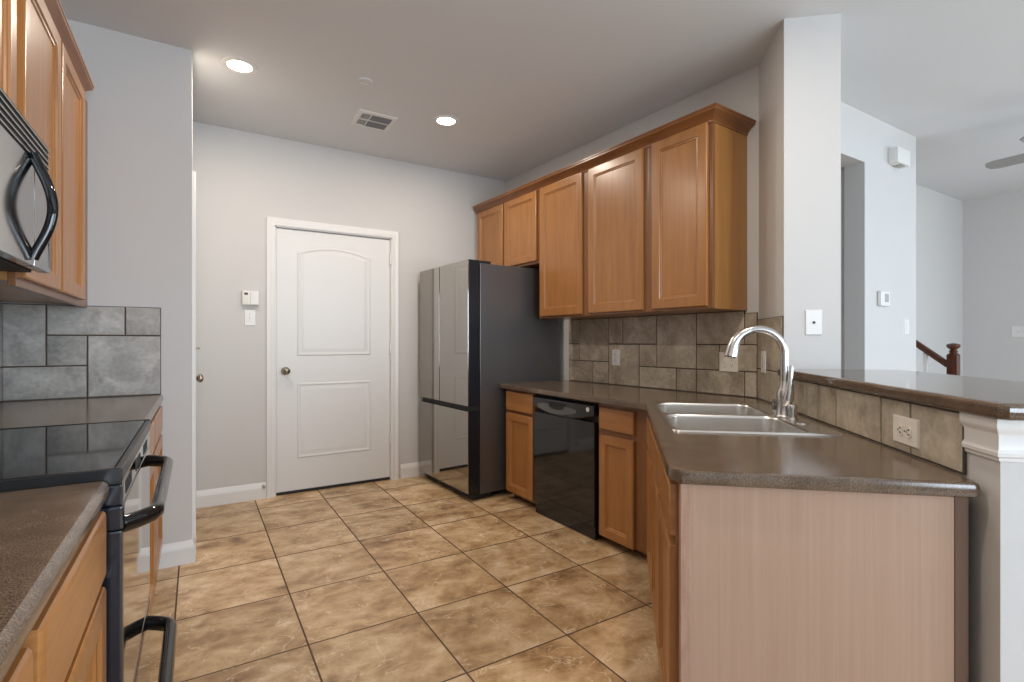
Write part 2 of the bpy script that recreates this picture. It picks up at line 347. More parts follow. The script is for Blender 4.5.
for i, (x0, x1) in enumerate(WINS):
    m = MB()
    for a, b in ((x0, x0+.05), (x1-.05, x1), ((x0+x1)/2-.015, (x0+x1)/2+.015)): m.box(a, b, REAR_Y-.09, REAR_Y-.04, .6, 2.3)
    for a, b in ((.6, .65), (2.25, 2.3), (1.44, 1.47)): m.box(x0, x1, REAR_Y-.09, REAR_Y-.04, a, b)
    struct(m.build('window_%d' % (i+1), M['white']))
m = MB()
for a, b in ((-2.3, -2.25), (-.55, -.5), (-1.415, -1.385)): m.box(EAST_X+.04, EAST_X+.09, a, b, .6, 2.3)
for a, b in ((.6, .65), (2.25, 2.3), (1.44, 1.47)): m.box(EAST_X+.04, EAST_X+.09, -2.3, -.5, a, b)
struct(m.build('window_4', M['white']))

# baseboards
BP = [(0, 0), (.016, 0), (.016, .075), (.012, .085), (.012, .096), (.007, .105), (.004, .118), (0, .12)]
def baseboard(name, path):
    m = MB(); m.sweep(path, BP); return struct(m.build(name, M['white']))
baseboard('baseboard_back', [(D0-.058, YB), (SXW, YB)])
baseboard('baseboard_right', [(1.72, YB), (D1+.075, YB)])
baseboard('baseboard_passage', [(SXW, E0-.07), (SXW, SY_), (-.186, SY_)])
baseboard('baseboard_living', [(4.68, LA), (3.88, LA)])
# door casings (path in the wall plane, height = out of the wall)
CP = [(0, 0), (0, .014), (-.006, .017), (-.03, .013), (-.042, .018), (-.055, .018), (-.06, .012), (-.06, 0)]
m = MB(); m.sweep([(D1-.004, 0), (D1-.004, DZ-.004), (D0+.004, DZ-.004), (D0+.004, 0)], CP, lambda x, y, h: (x, YB-h, y))
# jamb and stop
m.box(D0, D0+.012, YB-.004, YB+.1, 0, DZ); m.box(D1-.012, D1, YB-.004, YB+.1, 0, DZ); m.box(D0, D1, YB-.004, YB+.1, DZ-.012, DZ)
struct(m.build('trim_1', M['white']))
m = MB(); m.sweep([(E0+.004, 0), (E0+.004, DZ-.004), (E1-.004, DZ-.004), (E1-.004, 0)], [(-o, h) for o, h in CP], lambda x, y, h: (SXW+h, x, y))
m.box(SXW-.1, SXW+.004, E0, E0+.012, 0, DZ); m.box(SXW-.1, SXW+.004, E1-.012, E1, 0, DZ); m.box(SXW-.1, SXW+.004, E0, E1, DZ-.012, DZ)
struct(m.build('trim_2', M['white']))

# ------------------------------------------------------------------ panelled doors
def arch(x0, x1, z0, z1, rise, n=14):
    p = [(x0, z0), (x1, z0)]
    for i in range(n+1):
        t = i/n; p.append((x1+(x0-x1)*t, z1+rise*(1-(2*t-1)**2)))
    return p
def door_leaf(m, x0, x1, z0, z1, mp, panels, h0=.0, th=.035):
    """slab with moulded panels; mp(x, z, h) maps into the world, h grows into the room"""
    def bx(a0, a1, b0, b1):
        pass
    m.loops([[mp(x, z, -th) for x, z in rectp(x0, x1, z0, z1)], [mp(x, z, -.001) for x, z in rectp(x0, x1, z0, z1)], [mp(x, z, 0) for x, z in rectp(x0+.001, x1-.001, z0+.001, z1-.001)]], True, True)
    for p in panels:
        rings = []
        for d, h in ((-.004, 0), (0, .0045), (.008, .0065), (.017, .002), (.024, .0012), (.046, .005), (.052, .0055)):
            rings.append([mp(q[0], q[1], h) for q in inset(p, d)])
        m.loops(rings, False, True)
mp1 = lambda x, z, h: (x, YB+.012-h, z)
m = MB(); door_leaf(m, D0+.015, D1-.015, .022, DZ-.016, mp1, [arch(.672, 1.240, 1.075, 1.875, .055), rectp(.672, 1.240, .275, .852)])
door1 = struct(m.build('door_1', M['doorwhite']), 'white two-panel door with an arched top panel in the far wall')
def knob(parent, loc, axis, mat):
    m = MB(); m.lathe([(.031, 0), (.031, .004), (.027, .009), (.012, .012), (.011, .03), (.02, .036), (.0275, .046), (.0285, .056), (.024, .066), (.012, .071), (0, .072)], loc, axis, 28)
    return m.build('door_knob', mat, parent)
m = MB(); m.box(D0+.016, D1-.016, YB+.008, YB+.040, .003, .0235); o = m.build('gap_shade_strip', M['matte_black'], door1); o['label'] = 'black strip standing in for the shade under the door'  # black strip painted in as the shadow gap below the door
knob(door1, (.585, YB+.012, .955), (0, -1, 0), M['bronze'])
def hinge(parent, mapbox):
    m = MB(); m.box(*mapbox, .002); return m.build('hinge', M['white'], parent)
for z in (1.84, 1.08, .30): hinge(door1, (D1-.022, D1-.006, YB-.014, YB+.011, z, z+.09))
mp2 = lambda x, z, h: (SXW-.010+h, x, z)
m = MB(); door_leaf(m, E0+.015, E1-.015, .022, DZ-.016, mp2, [arch(E0+.16, E1-.16, 1.075, 1.875, .05), rectp(E0+.16, E1-.16, .275, .852)])
door2 = struct(m.build('door_2', M['doorwhite']), 'white panelled door seen edge-on in the passage wall')
knob(door2, (SXW-.010, E1-.085, .93), (1, 0, 0), M['bronze'])
m = MB(); m.lathe([(.031, 0), (.031, .006), (.026, .018), (.02, .022), (.006, .023), (.006, .03), (.004, .052), (0, .052)], (SXW-.010, E1-.085, 1.135), (1, 0, 0), 20)
m.build('deadbolt', M['bronze'], door2)
for z in (1.80, 1.0, .26): hinge(door2, (SXW-.028, SXW+.016, E0+.004, E0+.02, z, z+.09))

# ------------------------------------------------------------------ cabinets
def cab_door(parent, F, x0, x1, z0, z1, yb, t=.019, fw=.055, mat=None, pmat=None, name='door'):
    """shaker-style leaf with ogee inner edge; (x, y out, z) in frame F; centre panel is a sub-part"""
    mat = mat or M['maple']; pmat = pmat or M['maple']
    R = lambda d, y: [(p[0], yb+y, p[1]) for p in inset(rectp(x0, x1, z0, z1), d)]
    m = MB(F); m.loops([R(0, 0), R(0, t-.005), R(.003, t-.0015), R(.007, t), R(fw-.004, t), R(fw-.001, t-.001), R(fw+.003, t-.007), R(fw+.008, t-.0085), R(fw+.012, t-.0135), R(fw+.012, .002)], True, True)
    o = m.build(name, mat, parent)
    p = MB(F); d0 = fw+.012
    p.loops([R(d0, t-.0155), R(d0, t-.0137), R(d0+.001, t-.0135)], True, True)
    p.build('door_panel', pmat, o)
    return o
def drawer(parent, F, x0, x1, z0, z1, yb, t=.019):
    R = lambda d, y: [(p[0], yb+y, p[1]) for p in inset(rectp(x0, x1, z0, z1), d)]
    m = MB(F); m.loops([R(0, 0), R(0, t-.006), R(.003, t-.002), R(.008, t)], True, True)
    return m.build('drawer', M['maple_h'], parent)
def carcass(parent, F, x0, x1, y0, y1, z0, z1, openings, side=None, ft=.019, fwl=.028):
    """closed body behind a face frame whose openings are covered by the leaves"""
    m = MB(F); m.box(x0, x1, y0, y1-ft, z0, z1); m.build('body', M['maple_side'] if side is None else side, parent)
    f = MB(F); f.box(x0-.0005, x1+.0005, y1-ft, y1, z0, z1, .0015, 1); f.build('face_frame', M['frame'], parent)

# --- right-hand wall cabinets
UZ0, UZ1 = 1.36, 2.385
g = 'wall cabinets along the right wall'
t = thing('wall_cabinet', 'short two-door maple wall cabinet above the refrigerator', 'cabinet', RF((.5, 0, 1.79)), g)
carcass(t, RF, .03, .960, .002, .33, 1.795, UZ1, None)
cab_door(t, RF, .045, .462, 1.82, 2.365, .33, fw=.05)
cab_door(t, RF, .492, .940, 1.815, 2.365, .33, fw=.05)
t = thing('wall_cabinet', 'tall two-door maple wall cabinet next to the refrigerator', 'cabinet', RF((1.5, 0, UZ0)), g)
carcass(t, RF, .962, 2.044, .002, .33, UZ0, UZ1, None)
cab_door(t, RF, .985, 1.464, 1.375, 2.368, .33, fw=.058)
cab_door(t, RF, 1.528, 2.010, 1.375, 2.368, .33, fw=.058)
t = thing('wall_cabinet', 'tall single-door maple wall cabinet nearest the corner by the sink', 'cabinet', RF((2.24, 0, UZ0)), g)
carcass(t, RF, 2.046, 2.482, .002, .33, UZ0, UZ1, None)
cab_door(t, RF, 2.080, 2.455, 1.375, 2.368, .33, fw=.058)
CRP = [(0, 0), (.004, 0), (.006, .012), (.012, .018), (.016, .024), (.030, .036), (.044, .044), (.050, .050), (.050, .058), (.055, .062), (.055, .070), (0, .070)]
m = MB(RF); m.sweep([(2.482, .003), (2.482, .332), (.03, .332)], [(-o, h+UZ1-.026) for o, h in CRP])
tag(m.build('crown_moulding', M['crown'], None, RF((1.2, .3, UZ1))), 'stained crown moulding running along the top of the right-hand wall cabinets', 'moulding')

# --- right-hand base cabinets (frame BF: x = u-.93, y=0 at the door faces)
ZR = .862; CT = .036; FTOP = ZR-CT
def base_body(t, F, x0, x1, depth, yface, z0=.052, z1=FTOP-.001, kick=True):
    m = MB(F); m.box(x0, x1, yface-depth, yface-.019, z0, z1); m.build('body', M['maple_side'], t)
    f = MB(F); f.box(x0, x1, yface-.019, yface, z0, z1, .0015, 1); f.build('face_frame', M['frame'], t)
    if kick:
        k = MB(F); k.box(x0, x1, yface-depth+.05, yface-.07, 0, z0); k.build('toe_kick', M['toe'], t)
g = 'base cabinets of the right-hand run'
t = thing('base_cabinet', 'narrow maple base cabinet between refrigerator and dishwasher', 'cabinet', BF((.17, -.3, 0)), g)
base_body(t, BF, -.012, .352, .58, -.019)
drawer(t, BF, .006, .342, .672, .812, -.019); cab_door(t, BF, .006, .342, .068, .650, -.019, fw=.05)
t = thing('base_cabinet', 'maple base cabinet right of the dishwasher, at the corner turn', 'cabinet', BF((1.12, -.3, 0)), g)
base_body(t, BF, .982, 1.40, .58, -.019)
drawer(t, BF, 1.003, 1.265, .672, .800, -.019); cab_door(t, BF, 1.003, 1.265, .05, .640, -.019, fw=.05)

# dishwasher
t = thing('dishwasher', 'gloss black dishwasher built in under the right-hand counter', 'dishwasher', BF((.67, -.3, 0)))
m = MB(BF); m.box(.362, .974, -.58, -.03, .03, FTOP-.004); m.build('tub', M['matte_black'], t)
m = MB(BF); m.box(.366, .970, -.03, .004, .085, .700, .004); m.build('door', M['black'], t)
m = MB(BF); m.box(.372, .964, -.03, -.008, .004, .080, .003); m.build('kick_plate', M['black'], t)
m = MB(BF)
n = 20; top = []; rings = []
xs_ = [.366+.604*i/n for i in range(n+1)]
low = lambda x: .742 - .045*(1-((x-.668)/.302)**2)
prof = lambda x, k: k
front = MB(BF)
pts = [(x, low(x)) for x in xs_] + [(.970, .806), (.366, .806)]
front.loops([[(x, -.028, z) for x, z in pts], [(x, .008, z) for x, z in pts], [(x, .014, z) for x, z in inset(pts, .006)]], True, True)
ctrl = front.build('control_panel', M['black'], t)
m = MB(BF)
pp = [(x, .738-.028*(1-((x-.62)/.20)**2)) for x in [.42+.4*i/14 for i in range(15)]] + [(.82, .76), (.75, .768), (.68, .776), (.55, .776), (.48, .772), (.42, .764)]
m.loops([[(x, .0135, z) for x, z in pp], [(x, .0165, z) for x, z in inset(pp, .003)]], True, True); m.build('control_strip', M['charcoal'], ctrl)
m = MB(BF); m.prism([(.545, .785), (.56, .752), (.60, .742), (.66, .742), (.70, .752), (.715, .785)], .0145, .0180, 'xzy'); m.build('latch_handle', M['matte_black'], ctrl)
m = MB(BF); m.lathe([(.014, 0), (.014, .003), (.010, .005), (0, .005)], (.925, .014, .775), (0, 1, 0), 20); 
kb = m.build('badge', M['plate'], ctrl)

# --- sink run cabinet (frame FF: x along, y=0 at the worktop edge)
t = thing('sink_base_cabinet', 'maple sink base cabinet in the angled peninsula with paired doors', 'cabinet', FF((.65, -.3, 0)))
yf = -.024
m = MB(FF); m.box(.02, 1.29, -.61, yf-.019, .052, FTOP-.2); m.build('body', M['maple_side'], t)
f = MB(FF); f.box(-.012, 1.325, yf-.019, yf, .052, FTOP-.001, .0015, 1); f.build('face_frame', M['frame'], t)
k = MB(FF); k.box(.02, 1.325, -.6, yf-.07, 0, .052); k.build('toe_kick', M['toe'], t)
for a, b in ((.06, .43), (.455, .83), (.86, 1.295)):
    drawer(t, FF, a, b, .672, .806, yf); cab_door(t, FF, a, b, .10, .645, yf, fw=.05)
# finished end of the peninsula
t = thing('peninsula_end_panel', 'pale rosy oak laminate end panel of the sink peninsula', 'panel', PF((1.73, .36, 0)))
m = MB(PF); m.box(1.722, 1.74, .058, .655, 0, FTOP-.001); m.build('panel', M['panel'], t)
m = MB(PF); m.box(1.716, 1.748, .640, .664, 0, FTOP-.001, .002); m.build('edge_strip', M['strip'], t)
m = MB(PF); m.box(1.720, 1.742, .030, .0579, 0, FTOP-.001, .001); o = m.build('filler_strip', M['darkwood'], t); o['label'] = 'dark brown filler strip'

# ------------------------------------------------------------------ worktops
K = lambda F, pts: [(F((a, b, 0)).x, F((a, b, 0)).y) for a, b in pts]
SINK = (.330, 1.198, .054, .615)     # cut-out a0,a1,b0,b1 in the bar frame
def worktop_right():
    outer = K(RF, [(.905, .004), (.872, .60), (.876, .645)]) + K(PF, [(.391, .65), (1.69, .692), (1.735, .684), (1.758, .662), (1.765, .63), (1.765, .030), (1.755, .016), (1.735, .010), (1.68, .010), (1.66, .004)]) + K(PF, [(.0, .004)])
    hole = K(PF, [(SINK[0]+.012, SINK[2]+.012), (SINK[1]-.012, SINK[2]+.012), (SINK[1]-.012, SINK[3]-.012), (SINK[0]+.012, SINK[3]-.012)])
    b = bmesh.new()
    def ring(pts, z): return [b.verts.new((p[0], p[1], z)) for p in pts]
    sgn = 1
    area2 = sum(outer[i][0]*outer[(i+1) % len(outer)][1]-outer[(i+1) % len(outer)][0]*outer[i][1] for i in range(len(outer)))
    s = 1 if area2 > 0 else -1
    rr = 0.010
    R = [ring(inset(outer, s*.010), ZR-CT), ring(inset(outer, s*.002), ZR-CT+.004), ring(outer, ZR-CT+.010), ring(outer, ZR-.010), ring(inset(outer, s*.003), ZR-.003), ring(inset(outer, s*.010), ZR)]
    n = len(outer)
    for i in range(len(R)-1):
        for j in range(n): b.faces.new((R[i][j], R[i][(j+1) % n], R[i+1][(j+1) % n], R[i+1][j]))
    H0 = ring(hole, ZR); H1 = ring(hole, ZR-CT)
    for j in range(4): b.faces.new((H0[j], H0[(j+1) % 4], H1[(j+1) % 4], H1[j]))
    for top, hh in ((R[-1], H0), (R[0], H1)):
        es = [b.edges.get((top[j], top[(j+1) % n])) for j in range(n)] + [b.edges.get((hh[j], hh[(j+1) % 4])) for j in range(4)]
        bmesh.ops.triangle_fill(b, edges=es, use_beauty=True, use_dissolve=False)
    m = MB(); m._add(b); return m
o = worktop_right().build('worktop', M['counter'], None, PF((.9, .3, ZR)))
tag(o, 'brown speckled worktop turning from the refrigerator into the sink peninsula', 'countertop')

def slab_left(y0, y1, label):
    m = MB()
    prof = [(LX+.002, .870), (-.157, .868), (-.150, .872), (-.147, .879), (-.147, .891), (-.150, .899), (-.157, .905), (LX+.002, .905)]
    m.prism(prof, y0, y1, 'xzy')
    o = m.build('worktop', M['counter'], None, Vector((-.45, (y0+y1)/2, .9))); tag(o, label, 'countertop')
slab_left(-.6, 1.284, 'brown speckled worktop in the left foreground, near side of the range')
slab_left(2.062, SY_-.001, 'short brown worktop between the range and the grey-tiled end wall')

# raised bar top
m = MB(PF)
bar = [(.418, .03), (1.828, .03), (1.842, .016), (1.842, -.50), (.418, -.50)]
m.prism(bar, 1.0135, 1.050, 'xyz')
o = m.bm
es = [e for e in o.edges if abs(e.verts[0].co.z-e.verts[1].co.z) < 1e-5]
bmesh.ops.bevel(o, geom=es, offset=.012, segments=4, profile=.5, affect='EDGES', clamp_overlap=True)
tag(m.build('bar_top', M['bar'], None, PF((1.1, -.2, 1.02))), 'dark brown raised bar top along the half wall behind the sink', 'countertop')
# cap trim at the end of the half wall
m = MB(PF)
prof = [(0, .918), (.004, .919), (.005, .926), (.010, .930), (.011, .938), (.008, .944), (.006, .948), (.006, .975), (.009, .982), (.013, .987), (.015, .994), (.015, 1.012), (0, 1.012)]
m.sweep([(1.685, 0), (1.79, 0), (1.79, -.25)], prof)
struct(m.build('trim_3', M['white']))

# ------------------------------------------------------------------ tiled backsplashes
def tiles(name, rects, mapf, label, mat, bounds, loc):
    t = thing(name, label, 'backsplash', loc)
    m = MB()
    def quad(x0, x1, z0, z1, h0, h1):
        return [[mapf(x, z, h) for x, z in inset(rectp(x0, x1, z0, z1), d)] for d, h in ((0, h0), (0, h1-.002), (.0022, h1))]
    for r in rects:
        gp = .0032; m.loops(quad(r[0]+gp, r[1]-gp, r[2]+gp, r[3]-gp, .002, .010), True, True)
    m.build('tiles', mat, t)
    g = MB(); 
    for b in bounds: g.loops([[mapf(x, z, h) for x, z in rectp(*b)] for h in (.0008, .0068)], True, True)
    g.build('grout', M['grout'], t)
z0, z1, z2, z3 = ZR+.001, 1.008, 1.163, 1.3585
RT = [(.94, 1.22, z0, 1.03), (1.22, 1.39, z0, 1.03), (.94, 1.065, 1.03, z2), (.94, 1.065, z2, z3), (1.065, 1.39, 1.03, z3), (1.39, 1.687, z0, z2), (1.39, 1.53, z2, z3), (1.53, 1.84, z2, z3),
      (1.687, 1.84, z1, z2), (1.687, 2.0, z0, z1), (2.0, 2.15, z0, z1), (1.84, 2.15, z1, z3), (2.15, 2.47, z2, z3), (2.15, 2.31, z1, z2), (2.31, 2.545, z1, z2), (2.15, 2.47, z0, z1), (2.47, 2.545, z0, z1), (2.47, 2.545, z2, 1.345)]
tiles('tile_backsplash', RT, lambda x, z, h: RF((x, h, z)), 'taupe stone tile backsplash under the right-hand wall cabinets', M['tile'], [(.94, 2.47, z0, z3), (2.47, 2.545, z0, 1.345)], RF((1.7, 0, ZR)))
PT = [(.006, .413, 1.03, 1.305), (.006, .21, z0, 1.03), (.21, .413, z0, 1.03), (.413, .455, z0, 1.011), (.455, .725, z0, 1.011), (.725, .838, z0, 1.011), (.838, 1.006, z0, 1.011), (1.006, 1.318, z0, 1.011), (1.318, 1.474, z0, 1.011), (1.474, 1.686, z0, 1.011)]
tiles('tile_backsplash', PT, lambda x, z, h: PF((x, h, z)), 'taupe stone tile backsplash behind the sink, below the raised bar', M['tile'], [(.006, .413, z0, 1.305), (.413, 1.686, z0, 1.011)], PF((.9, 0, ZR)))
za = .906
ST = [(LX+.004, -.606, 1.063, 1.357), (-.606, -.306, 1.211, 1.357), (-.306, -.157, 1.211, 1.357), (-.606, -.455, 1.063, 1.211), (LX+.004, -.455, za, 1.063), (-.455, -.157, za, 1.211)]
tiles('tile_backsplash', ST, lambda x, z, h: (x, SY_-h, z), 'large grey stone tile backsplash on the short end wall left', M['tile_grey'], [(LX+.004, -.157, za, 1.357)], (-.46, SY_, .906))
LT = []
y = SY_-.014
while y > -.5:
    LT += [(y-.15, y, 1.063, 1.357), (y-.45, y-.15, 1.211, 1.357), (y-.30, y-.15, 1.063, 1.211), (y-.30, y, za, 1.063), (y-.45, y-.30, za, 1.211)]; y -= .45
tiles('tile_backsplash', LT, lambda x, z, h: (LX+h, x, z), 'grey stone tile backsplash on the left wall behind the range', M['tile_grey'], [(y, SY_-.014, za, 1.357)], (LX, 1.3, .906))

# ------------------------------------------------------------------ left run: wall cabinets, microwave
UX = -.455
def LF(p): return Vector((UX+p[1], p[0], p[2]))      # x along +Y, y out of the face, z up
g = 'wall cabinets along the left wall'
LZ1 = 2.355
t = thing('wall_cabinet', 'tall two-door maple wall cabinet between microwave and end wall', 'cabinet', LF((2.63, -.15, 1.36)), g)
m = MB(LF); m.box(2.062, SY_-.002, -.308, -.019, 1.362, LZ1); m.build('body', M['maple_side'], t)
m = MB(LF); m.box(2.062, SY_-.002, -.019, 0, 1.345, LZ1, .0015, 1); m.build('face_frame', M['frame'], t)
cab_door(t, LF, 2.072, 2.552, 1.372, LZ1-.022, 0, fw=.055); cab_door(t, LF, 2.580, 3.045, 1.372, LZ1-.022, 0, fw=.055)
t = thing('wall_cabinet', 'short maple wall cabinet above the microwave', 'cabinet', LF((1.67, -.15, 1.77)), g)
m = MB(LF); m.box(1.285, 2.060, -.308, -.019, 1.772, LZ1); m.build('body', M['maple_side'], t)
m = MB(LF); m.box(1.285, 2.060, -.019, 0, 1.770, LZ1, .0015, 1); m.build('face_frame', M['frame'], t)
cab_door(t, LF, 1.305, 1.650, 1.79, LZ1-.022, 0, fw=.055); cab_door(t, LF, 1.672, 1.990, 1.79, LZ1-.022, 0, fw=.055)
m = MB(LF); m.sweep([(1.285, .002), (SY_-.16, .002), (SY_-.16, -.06)], [(o*.72, h*.9+LZ1-.026) for o, h in CRP])
tag(m.build('crown_moulding', M['crown'], None, LF((2.2, 0, LZ1))), 'stained crown moulding running along the top of the left-hand wall cabinets', 'moulding')

t = thing('microwave', 'stainless over-the-range microwave with black bowed handle', 'microwave', (-.57, 1.67, 1.385))
MX = -.376
m = MB(); m.box(LX+.004, MX-.03, 1.29, 2.055, 1.392, 1.764, .003); m.build('housing', M['black_edge'], t)
m = MB(); m.box(MX-.03, MX, 1.292, 1.872, 1.386, 1.672, .004); d_ = m.build('door', M['mwsteel'], t)
m = MB(); m.box(MX-.03, MX, 1.878, 2.053, 1.386, 1.672, .004); cp = m.build('control_panel', M['mwsteel'], t)
m = MB(); m.box(MX-.004, MX+.0015, 2.026, 2.049, 1.40, 1.66, .0008); m.build('black_edge_strip', M['black'], cp)
m = MB(); m.box(MX-.03, MX-.006, 1.292, 2.053, 1.676, 1.764); vg = m.build('vent_grille', M['matte_black'], t)
m = MB()
for i in range(5): m.box(MX-.012, MX-.001, 1.294, 2.051, 1.6815+i*.0172, 1.6862+i*.0172, .001, 1)
m.build('louvres', M['mwsteel'], vg)
m = MB(); m.box(LX+.02, MX-.04, 1.31, 2.04, 1.385, 1.392, .001); m.build('underside', M['matte_black'], t)
m = MB(); pts = []; rad = []
for i in range(21):
    s = i/20; pts.append((MX+.002+.041*math.sin(PI*s)**1.15, 1.846, 1.402+s*(1.685-1.402))); rad.append(.0125)
m.tube(pts, rad, 14); m.build('handle', M['black'], d_)

# ------------------------------------------------------------------ range
RX = -.130
t = thing('range', 'black electric range with glass cooktop in the left counter run', 'stove', (-.45, 1.67, 0))
RY0, RY1 = 1.290, 2.056
m = MB(); m.box(LX+.02, RX-.036, RY0, RY1, .03, .895, .003); m.build('body', M['black_enamel'], t)
m = MB(); m.box(LX+.016, RX-.012, RY0+.002, RY1-.002, .896, .925, .005); m.build('cooktop', M['glass_top'], t)
m = MB()
for y_ in (RY0, RY1-.012): m.box(LX+.016, RX+.002, y_, y_+.012, .893, .9265, .003)
m.box(RX-.012, RX+.002, RY0+.012, RY1-.012, .893, .924, .003)
m.build('cooktop_trim', M['black_trim'], t)
# front edge with side rail, vented strip, oven door, drawer
m = MB(); m.box(RX-.04, RX+.003, RY0+.001, RY0+.029, .02, .800, .005); m.box(RX-.044, RX+.005, RY0, RY0+.030, .800, .850, .006); m.box(RX-.04, RX+.003, RY0+.001, RY0+.029, .850, .8925, .004); m.build('side_rail', M['black_enamel'], t)
m = MB(); m.box(RX-.036, RX, RY0+.031, RY1-.002, .842, .890, .004); vs = m.build('front_strip', M['mirror_black'], t)
for j in range(3):
    m = MB()
    for i in range(7): m.box(RX-.002, RX+.0012, RY0+.09+j*.22+i*.017, RY0+.098+j*.22+i*.017, .852, .880)
    m.build('vent_slots', M['matte_black'], vs)
m = MB(); m.box(RX-.036, RX, RY0+.031, RY1-.002, .362, .838, .005); od = m.build('oven_door', M['mirror_black'], t)
m = MB(); m.box(RX-.036, RX, RY0+.031, RY1-.002, .06, .354, .005); wd = m.build('storage_drawer', M['mirror_black'], t)
def bowed(parent, z, y0, y1, out, r, name='handle'):
    m = MB(); pts = []; n = 28
    for i in range(n+1):
        s = i/n; e = min(1, min(s, 1-s)/.11); e = math.sin(e*PI/2)
        pts.append((RX-.004+out*e, y0+(y1-y0)*s, z))
    m.tube(pts, r, 14, flat=1.25); return m.build(name, M['black'], parent)
bowed(od, .800, RY0+.04, RY1-.05, .058, .0145)
bowed(wd, .300, RY0+.05, RY1-.09, .066, .0175)
for y_ in (RY0+.05, RY1-.08):
    for x_ in (LX+.08, RX-.09):
        m = MB(); m.lathe([(.018, 0), (.018, .03)], (x_, y_, 0), (0, 0, 1), 12); m.build('foot', M['matte_black'], t)

# left base cabinets
CX = -.130
def CF(p): return Vector((CX+p[1], p[0], p[2]))
g = 'base cabinets of the left-hand run'
def left_base(label, y0, y1, cells, zt=.867):
    t = thing('base_cabinet', label, 'cabinet', (-.45, (y0+y1)/2, 0), g)
    m = MB(); m.box(LX+.004, CX-.057, y0, y1, .10, zt); m.build('body', M['maple_side'], t)
    m = MB(); m.box(CX-.057, CX-.038, y0, y1, .10, zt, .0015, 1); m.build('face_frame', M['frame'], t)
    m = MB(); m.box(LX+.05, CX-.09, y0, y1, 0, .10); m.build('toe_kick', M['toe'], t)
    for a, b in cells:
        drawer(t, CF, a, b, .722, .850, -.038); cab_door(t, CF, a, b, .125, .702, -.038)
left_base('maple base cabinet in the near left foreground beside the range', .40, 1.282, [(.435, .745), (.785, 1.268)])
left_base('maple base cabinet under the short worktop beyond the range', 2.062, SY_-.003, [(2.085, 2.63), (2.66, SY_-.03)])

# ------------------------------------------------------------------ refrigerator
t = thing('refrigerator', 'three-door bottom-freezer refrigerator with mirror-like grey doors and charcoal side', 'refrigerator', RF((.45, .45, 0)))
fu0, fu1 = .028, .866; NF = .915
m = MB(RF); m.box(fu0+.004, fu1, .04, .812, .045, 1.765, .006); m.build('case', M['fridge_side'], t)
um = .402
def fdoor(name, u0, u1, z0, z1):
    m = MB(RF); m.box(u0, u1, .820, NF-.006, z0, z1, .004); o = m.build(name, M['black_edge'], t)
    p = MB(RF); p.box(u0+.0008, u1-.0008, NF-.0062, NF, z0+.0008, z1-.0008, .002); p.build('front_panel', M['fridge_front'], o)
    return o
fdoor('door', fu0, um-.004, .705, 1.785); fdoor('door', um+.004, fu1, .705, 1.785)
fdoor('freezer_drawer', fu0, fu1, .062, .668)
m = MB(RF); m.box(fu0+.01, fu1-.004, .815, NF-.022, .668, .705, .002); m.build('grip_recess', M['matte_black'], t)
m = MB(RF); m.box(fu0+.02, fu1-.02, .70, NF-.05, .012, .058, .003); m.build('base_grille', M['matte_black'], t)
for u in (fu0+.05, fu1-.05):
    for nn in (.15, .84):
        m = MB(RF); m.lathe([(.02, 0), (.02, .05)], (u, nn, 0), (0, 0, 1), 14); m.build('foot', M['matte_black'], t)
for u in (fu0+.06, fu1-.06):
    m = MB(RF); m.box(u-.035, u+.035, .70, NF-.03, 1.764, 1.790, .006); m.build('hinge_cover', M['matte_black'], t)

# ------------------------------------------------------------------ sink, faucet
t = thing('sink', 'double-bowl stainless drop-in sink in the peninsula worktop', 'sink', PF((.765, .33, ZR)))
a0, a1, b0, b1 = SINK
def rr(x0, x1, y0, y1, r, n=6):
    p = []
    for cx, cy, s in ((x1-r, y0+r, -90), (x1-r, y1-r, 0), (x0+r, y1-r, 90), (x0+r, y0+r, 180)):
        for i in range(n+1):
            a = math.radians(s+90*i/n); p.append((cx+r*math.cos(a), cy+r*math.sin(a)))
    return p
BW = [(a0+.020, .752, b0+.090, b1-.016), (.776, a1-.020, b0+.090, b1-.016)]
b = bmesh.new()
def ring(pts, z): return [b.verts.new((p[0], p[1], z)) for p in pts]
O_ = rr(a0, a1, b0, b1, .03)
Rg = [ring(O_, ZR+.0003), ring(inset(O_, .003), ZR+.006), ring(inset(O_, .008), ZR+.007), ring(inset(O_, .013), ZR+.0045)]
nO = len(O_)
for i in range(3):
    for j in range(nO): b.faces.new((Rg[i][j], Rg[i][(j+1) % nO], Rg[i+1][(j+1) % nO], Rg[i+1][j]))
tops = []
for w in BW: tops.append(ring(rr(*w, .055), ZR+.0045))
es = [b.edges.get((Rg[3][j], Rg[3][(j+1) % nO])) for j in range(nO)]
for T in tops: es += [b.edges.new((T[j], T[(j+1) % len(T)])) for j in range(len(T))]
bmesh.ops.triangle_fill(b, edges=es, use_beauty=True)
m = MB(PF); m._add(b); m.build('rim', M['sinksteel'], t)
for w in BW:
    P0 = rr(*w, .055); m = MB(PF)
    seq = [(0, .0046), (.004, .001), (.007, -.006), (.014, -.13), (.022, -.155), (.045, -.172), (.08, -.178)]
    rings = []
    cx, cy = (w[0]+w[1])/2, (w[2]+w[3])/2; hx, hy = (w[1]-w[0])/2, (w[3]-w[2])/2
    for d, h in seq: rings.append([(cx+(p[0]-cx)*(hx-d)/hx, cy+(p[1]-cy)*(hy-d)/hy, ZR+h) for p in P0])
    m.loops(rings, False, True); o = m.build('bowl', M['sinksteel'], t)
    m = MB(PF); m.lathe([(.055, 0), (.055, .003), (.045, .005), (.04, .001), (0, .001)], (cx, cy, ZR-.1775), (0, 0, 1), 24); m.build('drain', M['dark_chrome'], o)
t = thing('faucet', 'brushed nickel gooseneck pull-down kitchen faucet behind the sink', 'faucet', PF((.79, .118, ZR)))
